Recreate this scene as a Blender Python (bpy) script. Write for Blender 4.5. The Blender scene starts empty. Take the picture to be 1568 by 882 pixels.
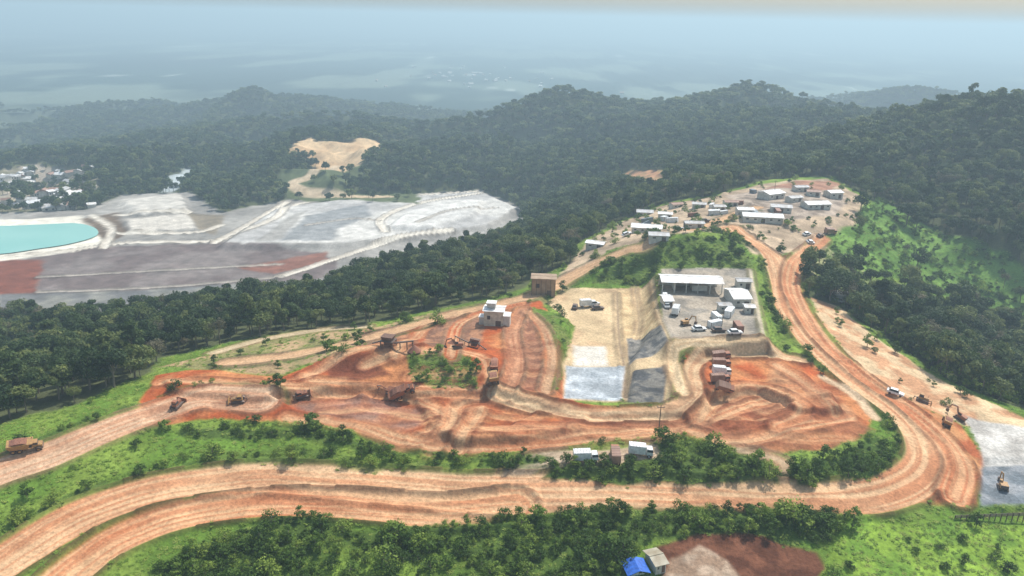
import bpy, bmesh, math, random, time
import numpy as np
from mathutils import Vector, Matrix
T0=time.time()
random.seed(7); rng=np.random.default_rng(7)
scene=bpy.context.scene
C=bpy.context.collection
# ---------------------------------------------------------------- camera
W0,FP=1568.0,1185.0
CAMZ=100.0
TH=math.atan(413/FP); RO=math.radians(1.2)
F=np.array([0,math.cos(TH),-math.sin(TH)]); R0=np.array([1.0,0,0]); U0=np.array([0,math.sin(TH),math.cos(TH)])
Rr=R0*math.cos(RO)+U0*math.sin(RO); Ur=U0*math.cos(RO)-R0*math.sin(RO)
cam=bpy.data.cameras.new("camera"); camo=bpy.data.objects.new("camera",cam); C.objects.link(camo)
cam.sensor_width=36; cam.lens=36*FP/W0; cam.clip_start=1; cam.clip_end=200000
M=Matrix(((Rr[0],Ur[0],-F[0],0),(Rr[1],Ur[1],-F[1],0),(Rr[2],Ur[2],-F[2],CAMZ),(0,0,0,1)))
camo.matrix_world=M; scene.camera=camo
def ray(px,py):
    return F+Rr*((px-784)/FP)-Ur*((py-441)/FP)
def onz(px,py,z):
    d=ray(px,py); t=(z-CAMZ)/d[2]; return (d[0]*t,d[1]*t,z)
def ond(px,py,D):
    d=ray(px,py); t=D/d[1]; return (d[0]*t,D,CAMZ+d[2]*t)
# ---------------------------------------------------------------- noise
def h2(ix,iy,seed):
    n=(ix.astype(np.int64)*374761393+iy.astype(np.int64)*668265263+seed*1442695041)&0x7fffffff
    n=((n^(n>>13))*1274126177)&0x7fffffff
    n=((n^(n>>16))*60493)&0x7fffffff
    return (n&0xffff)/65535.0
def vn(x,y,seed=0):
    ix=np.floor(x);iy=np.floor(y);fx=x-ix;fy=y-iy
    fx=fx*fx*(3-2*fx);fy=fy*fy*(3-2*fy)
    a=h2(ix,iy,seed);b=h2(ix+1,iy,seed);c=h2(ix,iy+1,seed);d=h2(ix+1,iy+1,seed)
    return (a+(b-a)*fx)*(1-fy)+(c+(d-c)*fx)*fy
def fbm(x,y,s,seed=0,o=4):
    r=0;a=.5;t=0
    for k in range(o):
        r=r+a*vn(x/s+k*17.3,y/s-k*9.1,seed+k*31);t+=a;a*=.5;s=s/2.03
    return r/t
def sst(a,b,x):
    t=np.clip((x-a)/(b-a),0,1);return t*t*(3-2*t)
# ---------------------------------------------------------------- terrain grid
def seg(a,b,s): return list(np.arange(a,b,s))
def geo(a,b,s,k):
    r=[];x=a
    while x<b: r.append(x);x+=s;s*=k
    r.append(b);return r
yc=np.array(seg(-260,110,7)+seg(110,260,.4)+seg(260,520,.9)+seg(520,1000,2.5)+seg(1000,2000,7)+geo(2000,42000,9,1.08))
xp=seg(0,135,.45)+seg(135,330,1.2)+seg(330,700,4)+seg(700,1700,11)+geo(1700,42000,14,1.15)
xp=np.array(xp); xc=np.concatenate([-xp[:0:-1],xp])
NX,NY=len(xc),len(yc)
X,Y=np.meshgrid(xc,yc)
ctl=[]
for p in [(0,882,-8),(400,882,-9),(784,882,-10),(1200,882,-10),(1568,882,-12),
 (0,800,-6),(300,740,-6),(700,755,-6),(1100,765,-6),(1400,740,-5),(1568,760,-8),
 (0,680,-1),(200,640,0),(450,600,0),(700,640,0),(1000,640,0),(1200,640,0),(1350,640,-2),
 (1480,640,-5),(1568,650,-7),(600,520,1),(800,480,1),(950,500,0),(1100,480,2),(1220,500,2),(1300,560,-1),(1400,600,-4),
 (1000,420,3),(1190,400,4),(1050,350,5),(950,370,4),(1150,330,7),(1250,300,8),(1300,340,5),(1200,280,8),
 (-100,660,-4),(0,600,-12),(200,540,-10),(400,510,-7),(600,470,-7),(750,430,-7),(850,400,-5),
 (0,530,-38),(200,480,-38),(400,460,-30),(600,420,-35),(760,380,-35),
 (0,440,-70),(200,430,-70),(400,420,-70),(500,390,-70),(650,350,-70),(760,330,-68),(800,320,-65),
 (0,360,-70),(200,340,-70),(400,340,-70),(600,310,-70),(720,300,-68),
 (0,300,-72),(200,290,-72),(400,285,-66),(550,270,-60),(530,230,-55),(-150,300,-72),(-200,450,-65),
 (870,350,-32),(850,310,-50),(950,300,-18),(900,270,-45),(1000,280,-20),
 (1400,380,-10),(1500,430,-22),(1568,460,-28),(1400,460,-15),(1500,520,-25),(1568,570,-25),(1480,570,-12),(1800,500,-35),(1750,650,-20)]:
    ctl.append(onz(*p))
for p in [(390,148,1700),(170,170,1900),(280,178,1750),(20,202,1750),(330,206,1350),(480,186,1350),(560,186,1350),(640,206,1300),(200,228,1300),(60,245,1250),(-150,240,1300),
 (700,212,1080),(760,192,1120),(860,154,1150),(930,174,1150),(1000,179,1120),(1060,166,1150),(1130,148,1150),(1210,162,1100),(1300,192,1050),
 (800,260,870),(900,220,950),(1000,220,900),(1100,210,850),(1200,230,750),(1400,142,1800),
 (1350,198,700),(1420,178,650),(1500,168,620),(1560,180,560),(1640,210,520),(1290,245,560),(1400,290,480),(1500,310,430),(1568,340,400),(1750,310,450),(1800,220,600)]:
    ctl.append(ond(*p))
for x in range(-2600,2601,520):
    ctl.append((x,2350,-150)); ctl.append((x*1.3,3200,-150))
ctl+=[(-1300,600,-95),(-1300,1300,-130),(-2200,1500,-148),(900,500,-60),(1300,1200,-90),(2200,1500,-145),(-600,200,-60),(500,150,-60),
 (0,-250,-60),(-400,-200,-70),(400,-200,-80),(0,60,-14),(-150,60,-14),(150,60,-16),(-2200,600,-140),(2200,500,-140),
 (850,1500,-110),(400,1550,-120),(0,1600,-130),(-250,1600,-125),(150,1350,-70),(700,850,-40),(-400,1500,-120),(-700,1500,-125)]
ctl=np.array(ctl,float)
cc=15.0
def phi(r2): return np.sqrt(r2+cc*cc)
D2=(ctl[:,None,0]-ctl[None,:,0])**2+(ctl[:,None,1]-ctl[None,:,1])**2
n=len(ctl)
A=np.zeros((n+1,n+1));A[:n,:n]=phi(D2)+np.eye(n)*(-1.0);A[:n,n]=1;A[n,:n]=1
wt=np.linalg.solve(A,np.append(ctl[:,2],0))
Z=np.zeros_like(X)
for j in range(NY):
    r2=(X[j][:,None]-ctl[None,:,0])**2+(yc[j]-ctl[None,:,1])**2
    Z[j]=phi(r2)@wt[:n]+wt[n]
far=np.maximum(sst(2100,2700,Y),sst(1900,2700,np.abs(X)))
Z=Z*(1-far)-150*far
hm=sst(520,950,Y)*(1-sst(1900,2300,Y))
rid=1-np.abs(fbm(X+30*vn(X/90,Y/90,5),Y,170,11,4)*2-1)*2
Z+=hm*(rid-.55)*34
hr=sst(180,260,X)*sst(330,430,Y)*(1-hm); Z+=hr*(fbm(X,Y,60,21,3)-.5)*26
lf=sst(20,120,-X+(Y-330)*-.2)*sst(300,360,Y)*(1-hm); Z+=lf*(fbm(X,Y,50,22,3)-.5)*8
Z+=(fbm(X,Y,18,3,3)-.5)*1.2*(1-sst(500,700,Y))
def sdf_poly(pw,x,y):
    pw=np.asarray(pw);d=np.full(x.shape,1e18);ins=np.zeros(x.shape,bool)
    m=len(pw)
    for i in range(m):
        a=pw[i][:2];b=pw[(i+1)%m][:2]
        ex,ey=b[0]-a[0],b[1]-a[1];L=ex*ex+ey*ey+1e-9
        wx,wy=x-a[0],y-a[1];t=np.clip((wx*ex+wy*ey)/L,0,1)
        d=np.minimum(d,(wx-ex*t)**2+(wy-ey*t)**2)
        c=((a[1]<=y)&(b[1]>y))|((b[1]<=y)&(a[1]>y))
        if ey!=0: ins^=c&(x<a[0]+(y-a[1])*ex/ey)
    d=np.sqrt(d);return np.where(ins,-d,d)
def slc(pw,mar):
    pw=np.asarray(pw)
    i0=max(0,np.searchsorted(xc,pw[:,0].min()-mar)-1);i1=np.searchsorted(xc,pw[:,0].max()+mar)+1
    j0=max(0,np.searchsorted(yc,pw[:,1].min()-mar)-1);j1=np.searchsorted(yc,pw[:,1].max()+mar)+1
    return (slice(j0,j1),slice(i0,i1))
def pad(pts,z,edge=4,k0=1):
    pw=[onz(a,b,z) for a,b in pts];s=slc(pw,edge+5)
    wp=(fbm(X[s],Y[s],8,77,2)-.5)*2 if edge<2.5 else 0
    k=(1-sst(-.5,edge,sdf_poly(pw,X[s],Y[s])+wp))*k0;Z[s]=Z[s]*(1-k)+z*k
def bump(px,py,z,rx,ry,h):
    p=onz(px,py,z);s=slc([p],max(rx,ry)*3.2);Z[s]+=h*np.exp(-((X[s]-p[0])/rx)**2-((Y[s]-p[1])/ry)**2)
TAIL=[(-250,330),(0,325),(130,322),(190,298),(290,294),(340,325),(440,306),(600,299),(735,291),(800,318),(800,350),(700,385),(600,410),(500,450),(350,468),(200,478),(0,495),(-250,510)]
pad(TAIL,-70,25)
# stepped tailings benches
pad([(345,372),(430,318),(520,306),(640,300),(735,294),(790,318),(745,342),(640,358),(520,372)],-66,9)
pad([(600,345),(625,325),(690,308),(735,306),(720,328),(660,345)],-63,7)
pad([(190,308),(275,299),(285,320),(215,326)],-67,7)
pad([(195,337),(290,330),(298,348),(200,354)],-68,6)
pad([(862,440),(1000,425),(1008,480),(960,560),(955,615),(866,612),(862,560),(880,500),(835,465)],-1.5,3)
pad([(1012,412),(1150,412),(1168,520),(1028,520),(1014,490)],6,8)
pad([(1480,645),(1600,645),(1600,700),(1490,700)],-6,4)
pad([(1500,712),(1620,712),(1620,772),(1500,772)],-7,3)
bump(1055,392,5,34,20,9); bump(850,520,0,5,24,2.0); bump(675,565,0,15,9,2.5)
bump(1010,720,-4,25,5,1.5);bump(600,545,0,16,7,3); bump(550,560,0,12,5,3)
pad([(250,580),(330,572),(430,582),(560,598),(560,612),(420,606),(260,602)],1.0,1.4)
pad([(420,614),(560,606),(650,620),(690,646),(600,652),(480,636)],-1.5,1.6)
pad([(640,612),(760,608),(850,630),(890,650),(800,668),(700,672),(660,648)],-.3,1.5)
pad([(690,625),(760,620),(820,636),(780,655),(715,655)],-1.4,1.4)
pad([(1080,548),(1170,545),(1230,572),(1290,622),(1225,625),(1180,600),(1085,596)],1.4,1.5)
pad([(1085,618),(1160,606),(1205,626),(1150,648),(1095,645)],-1.4,1.5)
pad([(900,640),(1040,642),(1055,655),(900,668)],-1.2,1.3)
for k in range(45):
    px,py=random.uniform(260,1320),random.uniform(545,690)
    if py>640+abs(px-700)*.04: continue
    bump(px,py,0,random.uniform(1.2,3.2),random.uniform(1.0,2.4),random.uniform(.4,1.3))
for k in range(25):
    bump(random.uniform(960,1300),random.uniform(290,372),6,random.uniform(1.5,4),random.uniform(1.5,4),random.uniform(.6,1.8))
def bil(Aa,x,y):
    x=np.asarray(x,float);y=np.asarray(y,float)
    i=np.clip(np.searchsorted(xc,x)-1,0,NX-2);j=np.clip(np.searchsorted(yc,y)-1,0,NY-2)
    fx=np.clip((x-xc[i])/(xc[i+1]-xc[i]),0,1);fy=np.clip((y-yc[j])/(yc[j+1]-yc[j]),0,1)
    return (Aa[j,i]*(1-fx)+Aa[j,i+1]*fx)*(1-fy)+(Aa[j+1,i]*(1-fx)+Aa[j+1,i+1]*fx)*fy
tt=60*1.006**np.arange(900)
def G(px,py):
    d=ray(px,py);zz=CAMZ+d[2]*tt;g=bil(Z,d[0]*tt,d[1]*tt)
    k=np.nonzero(zz<=g)[0]
    if len(k)==0: t=tt[-1]
    else:
        k=max(k[0],1);a=zz[k-1]-g[k-1];b=zz[k]-g[k];t=tt[k-1]+(tt[k]-tt[k-1])*a/(a-b+1e-9)
    return (d[0]*t,d[1]*t,CAMZ+d[2]*t)
print("terrain",time.time()-T0)
# ---------------------------------------------------------------- painting
col=np.zeros((NY,NX,3));gz_y,gz_x=np.gradient(Z,yc,xc);steep0=np.hypot(gz_x,gz_y)
ch={'tree':np.ones((NY,NX)),'bush':np.zeros((NY,NX)),'grass':np.zeros((NY,NX))}
n1=fbm(X,Y,30,41,4);n2=fbm(X,Y,6,42,3);n3=fbm(X,Y,1.5,43,2)
wx=(fbm(X,Y,9,51,3)-.5);wy=(fbm(X,Y,9,52,3)-.5)
ff=np.array([.08,.09,.04])
col[:]=ff*(.7+.6*n1[...,None])
pl=fbm(X,Y*.6,900,61,5);pl2=fbm(X,Y*.5,260,62,3)
plc=np.array([.03,.055,.045])[None,None]*(.3+1.4*pl[...,None])+np.array([.13,.14,.1])*sst(.5,.64,pl2)[...,None]+np.array([.4,.38,.35])*sst(.78,.86,fbm(X,Y,110,64,2))[...,None]*sst(.5,.6,pl)[...,None]
kf=sst(1500,2300,Y);col[:]=col*(1-kf[...,None])+plc*kf[...,None]
ch['tree']*=(Z>-142)*(Y<2100)
ch['tree'][Y<520]*=.9
def P(pts,color,soft=.8,warp=3,amt=1,world=False,c2=None,ns=6,**kw):
    pw=pts if world else [G(a,b) for a,b in pts]
    s=slc(pw,soft+warp*2+2)
    d=sdf_poly(pw,X[s]+wx[s]*warp,Y[s]+wy[s]*warp)
    k=(1-sst(-soft,soft,d))*amt
    color=np.asarray(color,float)
    if c2 is not None:
        m=sst(.38,.62,fbm(X[s],Y[s],ns,int(pw[0][0]*7)%97,3))[...,None]
        cc_=color*(1-m)+np.asarray(c2)*m
    else: cc_=color
    v=(.74+.52*n2[s])[...,None]*(.86+.28*n3[s])[...,None]
    col[s]=col[s]*(1-k[...,None])+cc_*v*k[...,None]
    for a in ch:
        val=kw.get(a,0)
        ch[a][s]=ch[a][s]*(1-k)+val*k
    return pw
def cat(p,sub=8):
    p=np.asarray(p,float)[:,:2];q=np.vstack([2*p[0]-p[1],p,2*p[-1]-p[-2]]);o=[]
    for i in range(1,len(q)-2):
        for k in range(sub):
            t=k/sub;a,b,c,d=q[i-1],q[i],q[i+1],q[i+2]
            o.append(.5*((2*b)+(-a+c)*t+(2*a-5*b+4*c-d)*t*t+(-a+3*b-3*c+d)*t**3))
    o.append(q[-2]);return np.array(o)
def dist_path(c,mar):
    box=slc(c,mar);j0,i0=box[0].start,box[1].start
    sh=X[box].shape;d=np.full(sh,1e9);lat=np.zeros(sh);al=np.zeros(sh);S=0
    for i in range(len(c)-1):
        a,b=c[i],c[i+1];g=slc([a,b],mar);s=(slice(max(g[0].start-j0,0),g[0].stop-j0),slice(max(g[1].start-i0,0),g[1].stop-i0));e=b-a;L=np.hypot(*e)+1e-9
        x=X[box][s]-a[0];y=Y[box][s]-a[1];t=np.clip((x*e[0]+y*e[1])/L**2,0,1)
        dd=np.hypot(x-e[0]*t,y-e[1]*t);m=dd<d[s]
        d[s]=np.where(m,dd,d[s]);cr=(e[0]*y-e[1]*x)
        lat[s]=np.where(m,np.sign(cr)*dd,lat[s]);al[s]=np.where(m,S+t*L,al[s]);S+=L
    return box,d,lat,al
def RD(pts,w,c1=(.47,.28,.17),c2=(.38,.19,.11),berm=.7,bc=(.2,.12,.07),soft=.5,amt=1,rut=1.0,hedge=0,side=0):
    c=cat([G(a,b) for a,b in pts]);s,d,lat,al=dist_path(c,w/2+7)
    hw=w/2*(.92+.2*vn(al/22,lat*0,7))
    k=(1-sst(-soft,soft,d-hw))*amt
    r=vn(al/38,lat/.8+50,71)*.6+vn(al/16,lat/.35+90,72)*.4
    m=np.clip(sst(.33,.66,r)*.85+.35*(fbm(X[s],Y[s],14,73,3)-.5)*2,0,1)[...,None]
    cl=np.asarray(c1)*(1-m)+np.asarray(c2)*m
    cl=cl*(.86+.28*n3[s])[...,None]
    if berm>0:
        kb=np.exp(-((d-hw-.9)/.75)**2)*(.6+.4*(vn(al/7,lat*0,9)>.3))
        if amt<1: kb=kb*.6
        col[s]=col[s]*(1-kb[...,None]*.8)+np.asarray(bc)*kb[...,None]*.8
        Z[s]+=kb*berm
    col[s]=col[s]*(1-k[...,None])+cl*k[...,None]
    Z[s]+=k*(r-.5)*.22*rut
    for a in ch: ch[a][s]*=(1-sst(-1,1,hw+1.2-d)*(1 if amt==1 else 0))
    if hedge:
        kh=np.exp(-((d-hw-2.4)/.9)**2)*((lat*side>0) if side else 1)*(vn(al/5,lat*0,19)>.25)
        ch['bush'][s]=np.maximum(ch['bush'][s],kh*hedge)
        col[s]=col[s]*(1-kh[...,None]*.7)+np.array([.05,.08,.022])*kh[...,None]*.7
    return c
GRN=(.11,.19,.028);GRN2=(.185,.26,.045);RED=(.385,.095,.032);RED2=(.49,.2,.08);BEI=(.53,.335,.19);SND=(.57,.42,.245)
SITE=[(-150,690),(0,650),(120,618),(235,568),(245,548),(340,528),(430,510),(540,500),(640,480),(720,464),(800,442),(850,412),(890,395),(880,378),(950,338),(1010,313),(1100,298),(1180,275),(1280,270),(1330,305),(1345,335),(1450,365),(1568,425),(1700,490),(1750,700),(1900,1200),(-400,1200)]
P(SITE,GRN,2,4,c2=GRN2,ns=14,grass=.8,bush=.025)
P([(1240,402),(1330,425),(1400,440),(1568,500),(1700,560),(1700,640),(1568,628),(1480,595),(1400,548),(1340,505),(1290,475),(1232,455)],(.07,.085,.035),1.5,4,tree=.9,bush=.3)
P([(1240,380),(1320,325),(1345,300),(1400,335),(1480,365),(1568,410),(1640,470),(1568,490),(1400,435),(1300,415)],(.16,.27,.055),2,8,c2=(.09,.17,.03),ns=14,grass=.4,bush=.16,tree=.04)
P([(1210,385),(1250,370),(1330,420),(1420,470),(1400,480),(1300,455),(1230,410)],(.36,.32,.18),1.5,5,c2=(.15,.2,.06),ns=6,grass=.3,bush=.12,amt=.8)
# tailings
P(TAIL,(.25,.23,.205),3,8,c2=(.34,.315,.28),ns=40)
P([(50,395),(140,378),(340,372),(500,388),(520,405),(440,440),(60,450)],(.15,.115,.105),2,6,c2=(.2,.165,.15),ns=30)
P([(0,450),(200,445),(440,430),(500,430),(350,470),(0,495)],(.15,.145,.14),2,6,c2=(.23,.22,.19),ns=20)
P([(-100,395),(66,398),(55,450),(-100,452)],(.19,.065,.04),2,5)
P([(360,410),(500,385),(505,400),(420,420)],(.23,.09,.055),2,6,amt=.8)
P([(-100,335),(40,336),(120,330),(160,345),(165,370),(120,385),(0,400),(-100,402)],(.7,.64,.53),2,3)
P([(345,372),(430,318),(520,306),(640,300),(735,294),(795,320),(745,345),(640,360),(520,372)],(.56,.53,.48),2,6,c2=(.40,.38,.355),ns=50)
P([(430,368),(470,330),(560,312),(570,330),(520,350),(510,368)],(.23,.235,.235),3,6,amt=.85)
P([(390,372),(440,332),(470,322),(430,366)],(.28,.26,.23),2,5,amt=.7)
P([(600,350),(620,325),(690,306),(740,305),(720,330),(660,350)],(.64,.61,.56),3,6,amt=.7)
P([(190,305),(275,296),(285,322),(215,328),(180,318)],(.52,.48,.42),2,5)
P([(195,335),(290,328),(300,350),(200,356)],(.54,.49,.42),2,5)
P([(125,335),(180,325),(195,355),(165,375),(140,350)],(.15,.105,.07),2,5)
P([(285,325),(345,330),(330,360),(305,352)],(.22,.18,.13),2,5)
for pth in [[(-50,398),(100,385),(200,372),(340,368),(420,335),(450,315),(520,304),(620,300),(735,293)],[(590,355),(585,335),(640,312),(735,296)],[(330,372),(380,345),(440,310)],[(160,380),(170,350),(140,330)],[(180,358),(300,356),(340,345)],[(180,330),(290,325)],[(430,425),(520,395),(600,365),(690,352)]]:
    RD(pth,6,(.68,.62,.52),(.5,.44,.36),berm=1.2,bc=(.15,.125,.1),soft=1.5)
for pth in [[(470,345),(540,335),(580,338)],[(60,448),(250,440),(430,425)],[(640,340),(690,322),(760,318)],[(60,425),(240,415),(430,405)]]:
    RD(pth,3,(.42,.37,.31),(.34,.3,.25),berm=.8,bc=(.13,.11,.09),soft=1.5)
P([(425,262),(520,248),(570,262),(510,285),(640,294),(640,312),(470,308),(425,292)],(.1,.12,.055),3,10,tree=.12)
P([(440,230),(465,212),(500,218),(560,212),(606,216),(622,234),(565,240),(545,254),(515,262),(475,246)],(.6,.42,.24),4,16,c2=(.5,.33,.18),ns=30)
RD([(515,256),(480,264),(448,280),(465,293),(530,300),(600,302)],12,(.58,.45,.3),(.47,.35,.22),berm=0,soft=2)
P([(240,292),(262,268),(295,255),(300,262),(275,285),(262,296)],(.42,.46,.46),3,8)
TOWN=[(-120,262),(0,262),(60,248),(140,252),(150,290),(120,310),(40,322),(-120,330)]
P(TOWN,(.2,.18,.11),4,15,c2=(.38,.32,.25),ns=14,tree=.12)
P([(945,272),(970,260),(1015,262),(1026,282),(995,298),(958,292)],(.5,.26,.14),2,8,c2=(.3,.2,.1),ns=6)
P([(880,300),(915,285),(925,300),(895,312)],(.3,.2,.12),2,8,amt=.6,tree=.3)
# village ridge
P([(885,385),(950,340),(1010,316),(1100,300),(1180,280),(1270,274),(1325,308),(1310,345),(1235,375),(1185,395),(1150,388),(1120,362),(1060,356),(1000,366),(930,384),(880,425),(850,430)],(.33,.245,.165),1.5,5,c2=(.47,.35,.235),ns=9,bush=.05)
P([(1110,300),(1200,285),(1300,300),(1280,330),(1150,345)],(.40,.32,.25),2,5,c2=(.23,.18,.14),ns=5)
P([(1090,350),(1140,345),(1150,378),(1120,372)],(.14,.16,.06),1,4,bush=.5,grass=.5,amt=.8)
P([(1170,290),(1230,276),(1290,280),(1270,292)],(.3,.14,.09),1,5,amt=.8)
P([(905,432),(940,398),(1000,372),(1060,362),(1120,370),(1150,396),(1150,412),(1015,414),(1000,424)],(.085,.135,.028),1,3,grass=.9,bush=.3,c2=(.13,.18,.04))
P([(245,560),(300,548),(430,515),(560,505),(640,484),(720,466),(830,446),(850,470),(760,478),(640,510),(560,535),(460,560),(430,575),(300,566)],(.22,.2,.08),1,3,c2=(.38,.26,.14),ns=8,grass=.3,bush=.03)
# red pit
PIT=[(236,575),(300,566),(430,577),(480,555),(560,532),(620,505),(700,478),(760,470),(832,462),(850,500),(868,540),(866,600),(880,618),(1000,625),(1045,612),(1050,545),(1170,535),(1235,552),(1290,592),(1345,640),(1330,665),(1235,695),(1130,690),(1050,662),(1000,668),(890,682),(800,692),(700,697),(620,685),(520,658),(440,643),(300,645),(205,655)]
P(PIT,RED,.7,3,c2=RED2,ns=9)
P([(250,590),(420,590),(560,610),(560,640),(440,638),(260,632)],(.4,.088,.03),1.5,6,amt=.7,c2=RED,ns=6)
P([(440,615),(560,605),(650,620),(690,650),(600,662),(500,645)],(.28,.175,.13),2,6,amt=.85,c2=(.39,.195,.115),ns=4)
P([(650,600),(760,600),(860,625),(900,650),(820,680),(700,690),(640,670)],(.53,.265,.12),2,8,c2=(.42,.125,.045),ns=5,amt=.8)
P([(900,640),(1040,645),(1060,660),(900,675)],(.33,.09,.035),1.5,4,c2=(.44,.19,.085),ns=5)
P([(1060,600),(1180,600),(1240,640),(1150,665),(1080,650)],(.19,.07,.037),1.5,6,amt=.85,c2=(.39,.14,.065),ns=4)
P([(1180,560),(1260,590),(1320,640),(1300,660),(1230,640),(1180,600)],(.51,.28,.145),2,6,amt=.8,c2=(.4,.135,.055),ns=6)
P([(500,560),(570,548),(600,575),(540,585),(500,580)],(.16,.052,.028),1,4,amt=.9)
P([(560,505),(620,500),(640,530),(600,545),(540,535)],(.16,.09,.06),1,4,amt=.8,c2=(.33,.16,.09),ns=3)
P([(660,490),(740,480),(745,520),(690,540),(640,530)],(.38,.19,.105),1,4,c2=(.21,.11,.07),ns=3)
P([(1180,668),(1320,650),(1350,665),(1235,700),(1140,700)],(.2,.09,.045),1.2,5,amt=.8,c2=(.37,.155,.075),ns=4)
P([(520,650),(700,682),(860,675),(860,690),(700,702),(600,690)],(.21,.105,.055),1,4,amt=.7,c2=(.43,.2,.1),ns=4)
P([(620,545),(700,540),(728,560),(735,592),(660,596),(630,580)],GRN,.6,2.5,c2=(.1,.13,.035),grass=1,bush=.22)
P([(818,472),(850,480),(874,500),(872,540),(852,600),(835,600),(846,540),(838,505),(815,490)],GRN,.6,2,c2=(.14,.17,.045),grass=1,bush=.05)
P([(770,490),(812,490),(835,530),(830,600),(790,605),(775,560)],(.40,.195,.11),.8,3,c2=(.24,.11,.065),ns=3)
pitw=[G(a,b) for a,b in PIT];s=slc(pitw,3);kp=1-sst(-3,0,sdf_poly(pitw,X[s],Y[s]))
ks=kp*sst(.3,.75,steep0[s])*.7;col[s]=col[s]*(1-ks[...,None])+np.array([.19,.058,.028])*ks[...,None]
tr=random.Random(5)
for k in range(30):
    a=(tr.uniform(260,1250),tr.uniform(575,675));L_=tr.uniform(90,260);dy=tr.uniform(-14,14)
    pts_=[(a[0]+L_*q/3,a[1]+dy*q/3+tr.uniform(-7,7)) for q in range(4)]
    if any((x<1060 and y>640+max(0,(x-450))*.12) or x>1310 or (860<x<1050 and y<628) or (x>1180 and y<590) for x,y in pts_): continue
    RD(pts_,tr.uniform(2,4.5),[(.57,.34,.18),(.48,.19,.085),(.53,.29,.15)][k%3],[(.43,.19,.1),(.34,.095,.038),(.42,.18,.08)][k%3],berm=.3,bc=(.19,.06,.032),amt=.6,soft=.9)
for pts_ in [[(480,585),(560,595),(640,612),(690,645),(640,672)],[(660,690),(690,650),(700,620),(760,600)],[(250,585),(400,590),(600,602),(745,606)],[(440,640),(540,650),(640,678),(760,684),(880,672),(1050,655),(1130,628),(1190,600)],[(1060,660),(1130,676),(1240,650),(1300,640)],[(1070,640),(1100,615),(1160,598),(1230,622),(1190,655)],[(560,560),(620,540),(690,538),(740,548),(750,590),(690,604)],[(700,690),(715,655),(735,625)],[(1190,560),(1240,590),(1280,630)],[(470,575),(520,545),(570,530)],[(690,480),(650,505),(610,545)]]:
    RD(pts_,4,(.58,.35,.19),(.42,.165,.075),berm=.6,bc=(.14,.05,.028),amt=.85,soft=.6)
# terraces
P([(862,440),(1000,425),(1010,480),(1030,560),(1020,616),(862,612),(862,560),(880,500),(835,465)],SND,.6,1.5,c2=(.47,.325,.19),ns=10)
P([(945,445),(1000,428),(1008,500),(960,560),(948,520)],(.62,.46,.255),.5,1,c2=(.5,.35,.19),ns=3)
RD([(945,450),(948,520),(955,560),(958,612)],.8,(.3,.22,.14),(.25,.18,.12),berm=.5,bc=(.28,.2,.12))
RD([(972,440),(978,500),(960,545)],.8,(.4,.29,.18),(.35,.25,.15),berm=.3,bc=(.33,.23,.14))
RD([(1000,428),(1010,480),(1028,530),(1030,575),(1022,616)],.8,(.3,.22,.14),(.25,.18,.12),berm=.4,bc=(.23,.15,.085))
P([(868,560),(955,560),(952,612),(862,610)],(.42,.445,.46),.5,1.5,c2=(.3,.325,.34),ns=5)
P([(880,528),(925,530),(930,560),(878,560)],(.6,.55,.47),1,2)
P([(960,518),(1012,498),(1024,524),(962,560)],(.11,.11,.108),.4,1,c2=(.24,.22,.19),ns=2)
P([(968,570),(1020,560),(1016,618),(960,616)],(.085,.085,.085),.4,1,c2=(.19,.175,.15),ns=3)
P([(1012,412),(1150,412),(1168,520),(1028,520),(1014,490)],(.37,.31,.24),.5,1,c2=(.26,.23,.19),ns=5)
P([(1030,521),(1165,519),(1170,530),(1045,534)],(.14,.17,.05),.4,1.5,grass=.8)
RD([(1150,415),(1160,470),(1170,518)],1.2,(.5,.42,.3),(.4,.33,.24),berm=.5,bc=(.14,.12,.06))
# roads
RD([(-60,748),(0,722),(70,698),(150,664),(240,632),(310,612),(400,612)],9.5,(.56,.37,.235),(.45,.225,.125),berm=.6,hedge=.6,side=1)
RD([(350,556),(450,543),(560,520),(640,497),(720,476),(800,458),(860,432),(910,405),(960,383),(1000,368),(1060,352),(1110,335),(1160,318)],6.5,BEI,(.44,.26,.14),berm=.5,hedge=.25)
RD([(330,540),(400,520),(470,508),(560,500)],5,(.48,.37,.23),(.38,.29,.17),berm=.2)
RD([(690,545),(700,500),(740,480),(800,465)],4,(.53,.31,.17),RED,berm=.4)
RD([(775,600),(790,560),(785,510),(800,475)],4.5,(.49,.25,.14),(.34,.145,.075),berm=.8)
RD([(835,600),(845,545),(830,500),(808,478)],3,(.48,.29,.165),(.37,.175,.09),berm=.6)
RD([(760,600),(820,622),(900,636),(980,636),(1030,626),(1062,602),(1058,568),(1075,545),(1120,533),(1180,535),(1225,552)],5,(.58,.41,.24),(.47,.26,.14),berm=.8,bc=(.11,.058,.033))
RD([(1045,600),(1036,575),(1030,545),(1045,526),(1100,524),(1165,524)],3.5,(.59,.44,.265),(.48,.32,.18),berm=.5,bc=(.23,.145,.08))
RD([(780,740),(812,712),(870,702),(930,700),(1000,692)],6,(.48,.37,.26),(.36,.26,.17),berm=.2)
RD([(1190,745),(1200,722),(1190,705),(1130,692)],4,(.44,.31,.19),(.3,.17,.09),berm=.2)
P([(1240,455),(1290,472),(1345,520),(1440,580),(1568,640),(1650,690),(1568,668),(1450,640),(1380,610),(1310,560),(1260,500)],(.58,.42,.25),1,3,c2=(.48,.26,.14),ns=6,bush=.03)
P([(1480,650),(1470,632),(1568,655),(1650,700),(1620,735),(1500,712)],(.54,.51,.46),.8,3,c2=(.4,.37,.33),ns=6)
P([(1497,712),(1620,715),(1640,785),(1500,775)],(.15,.17,.185),.7,2,c2=(.26,.27,.28),ns=4)
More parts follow.
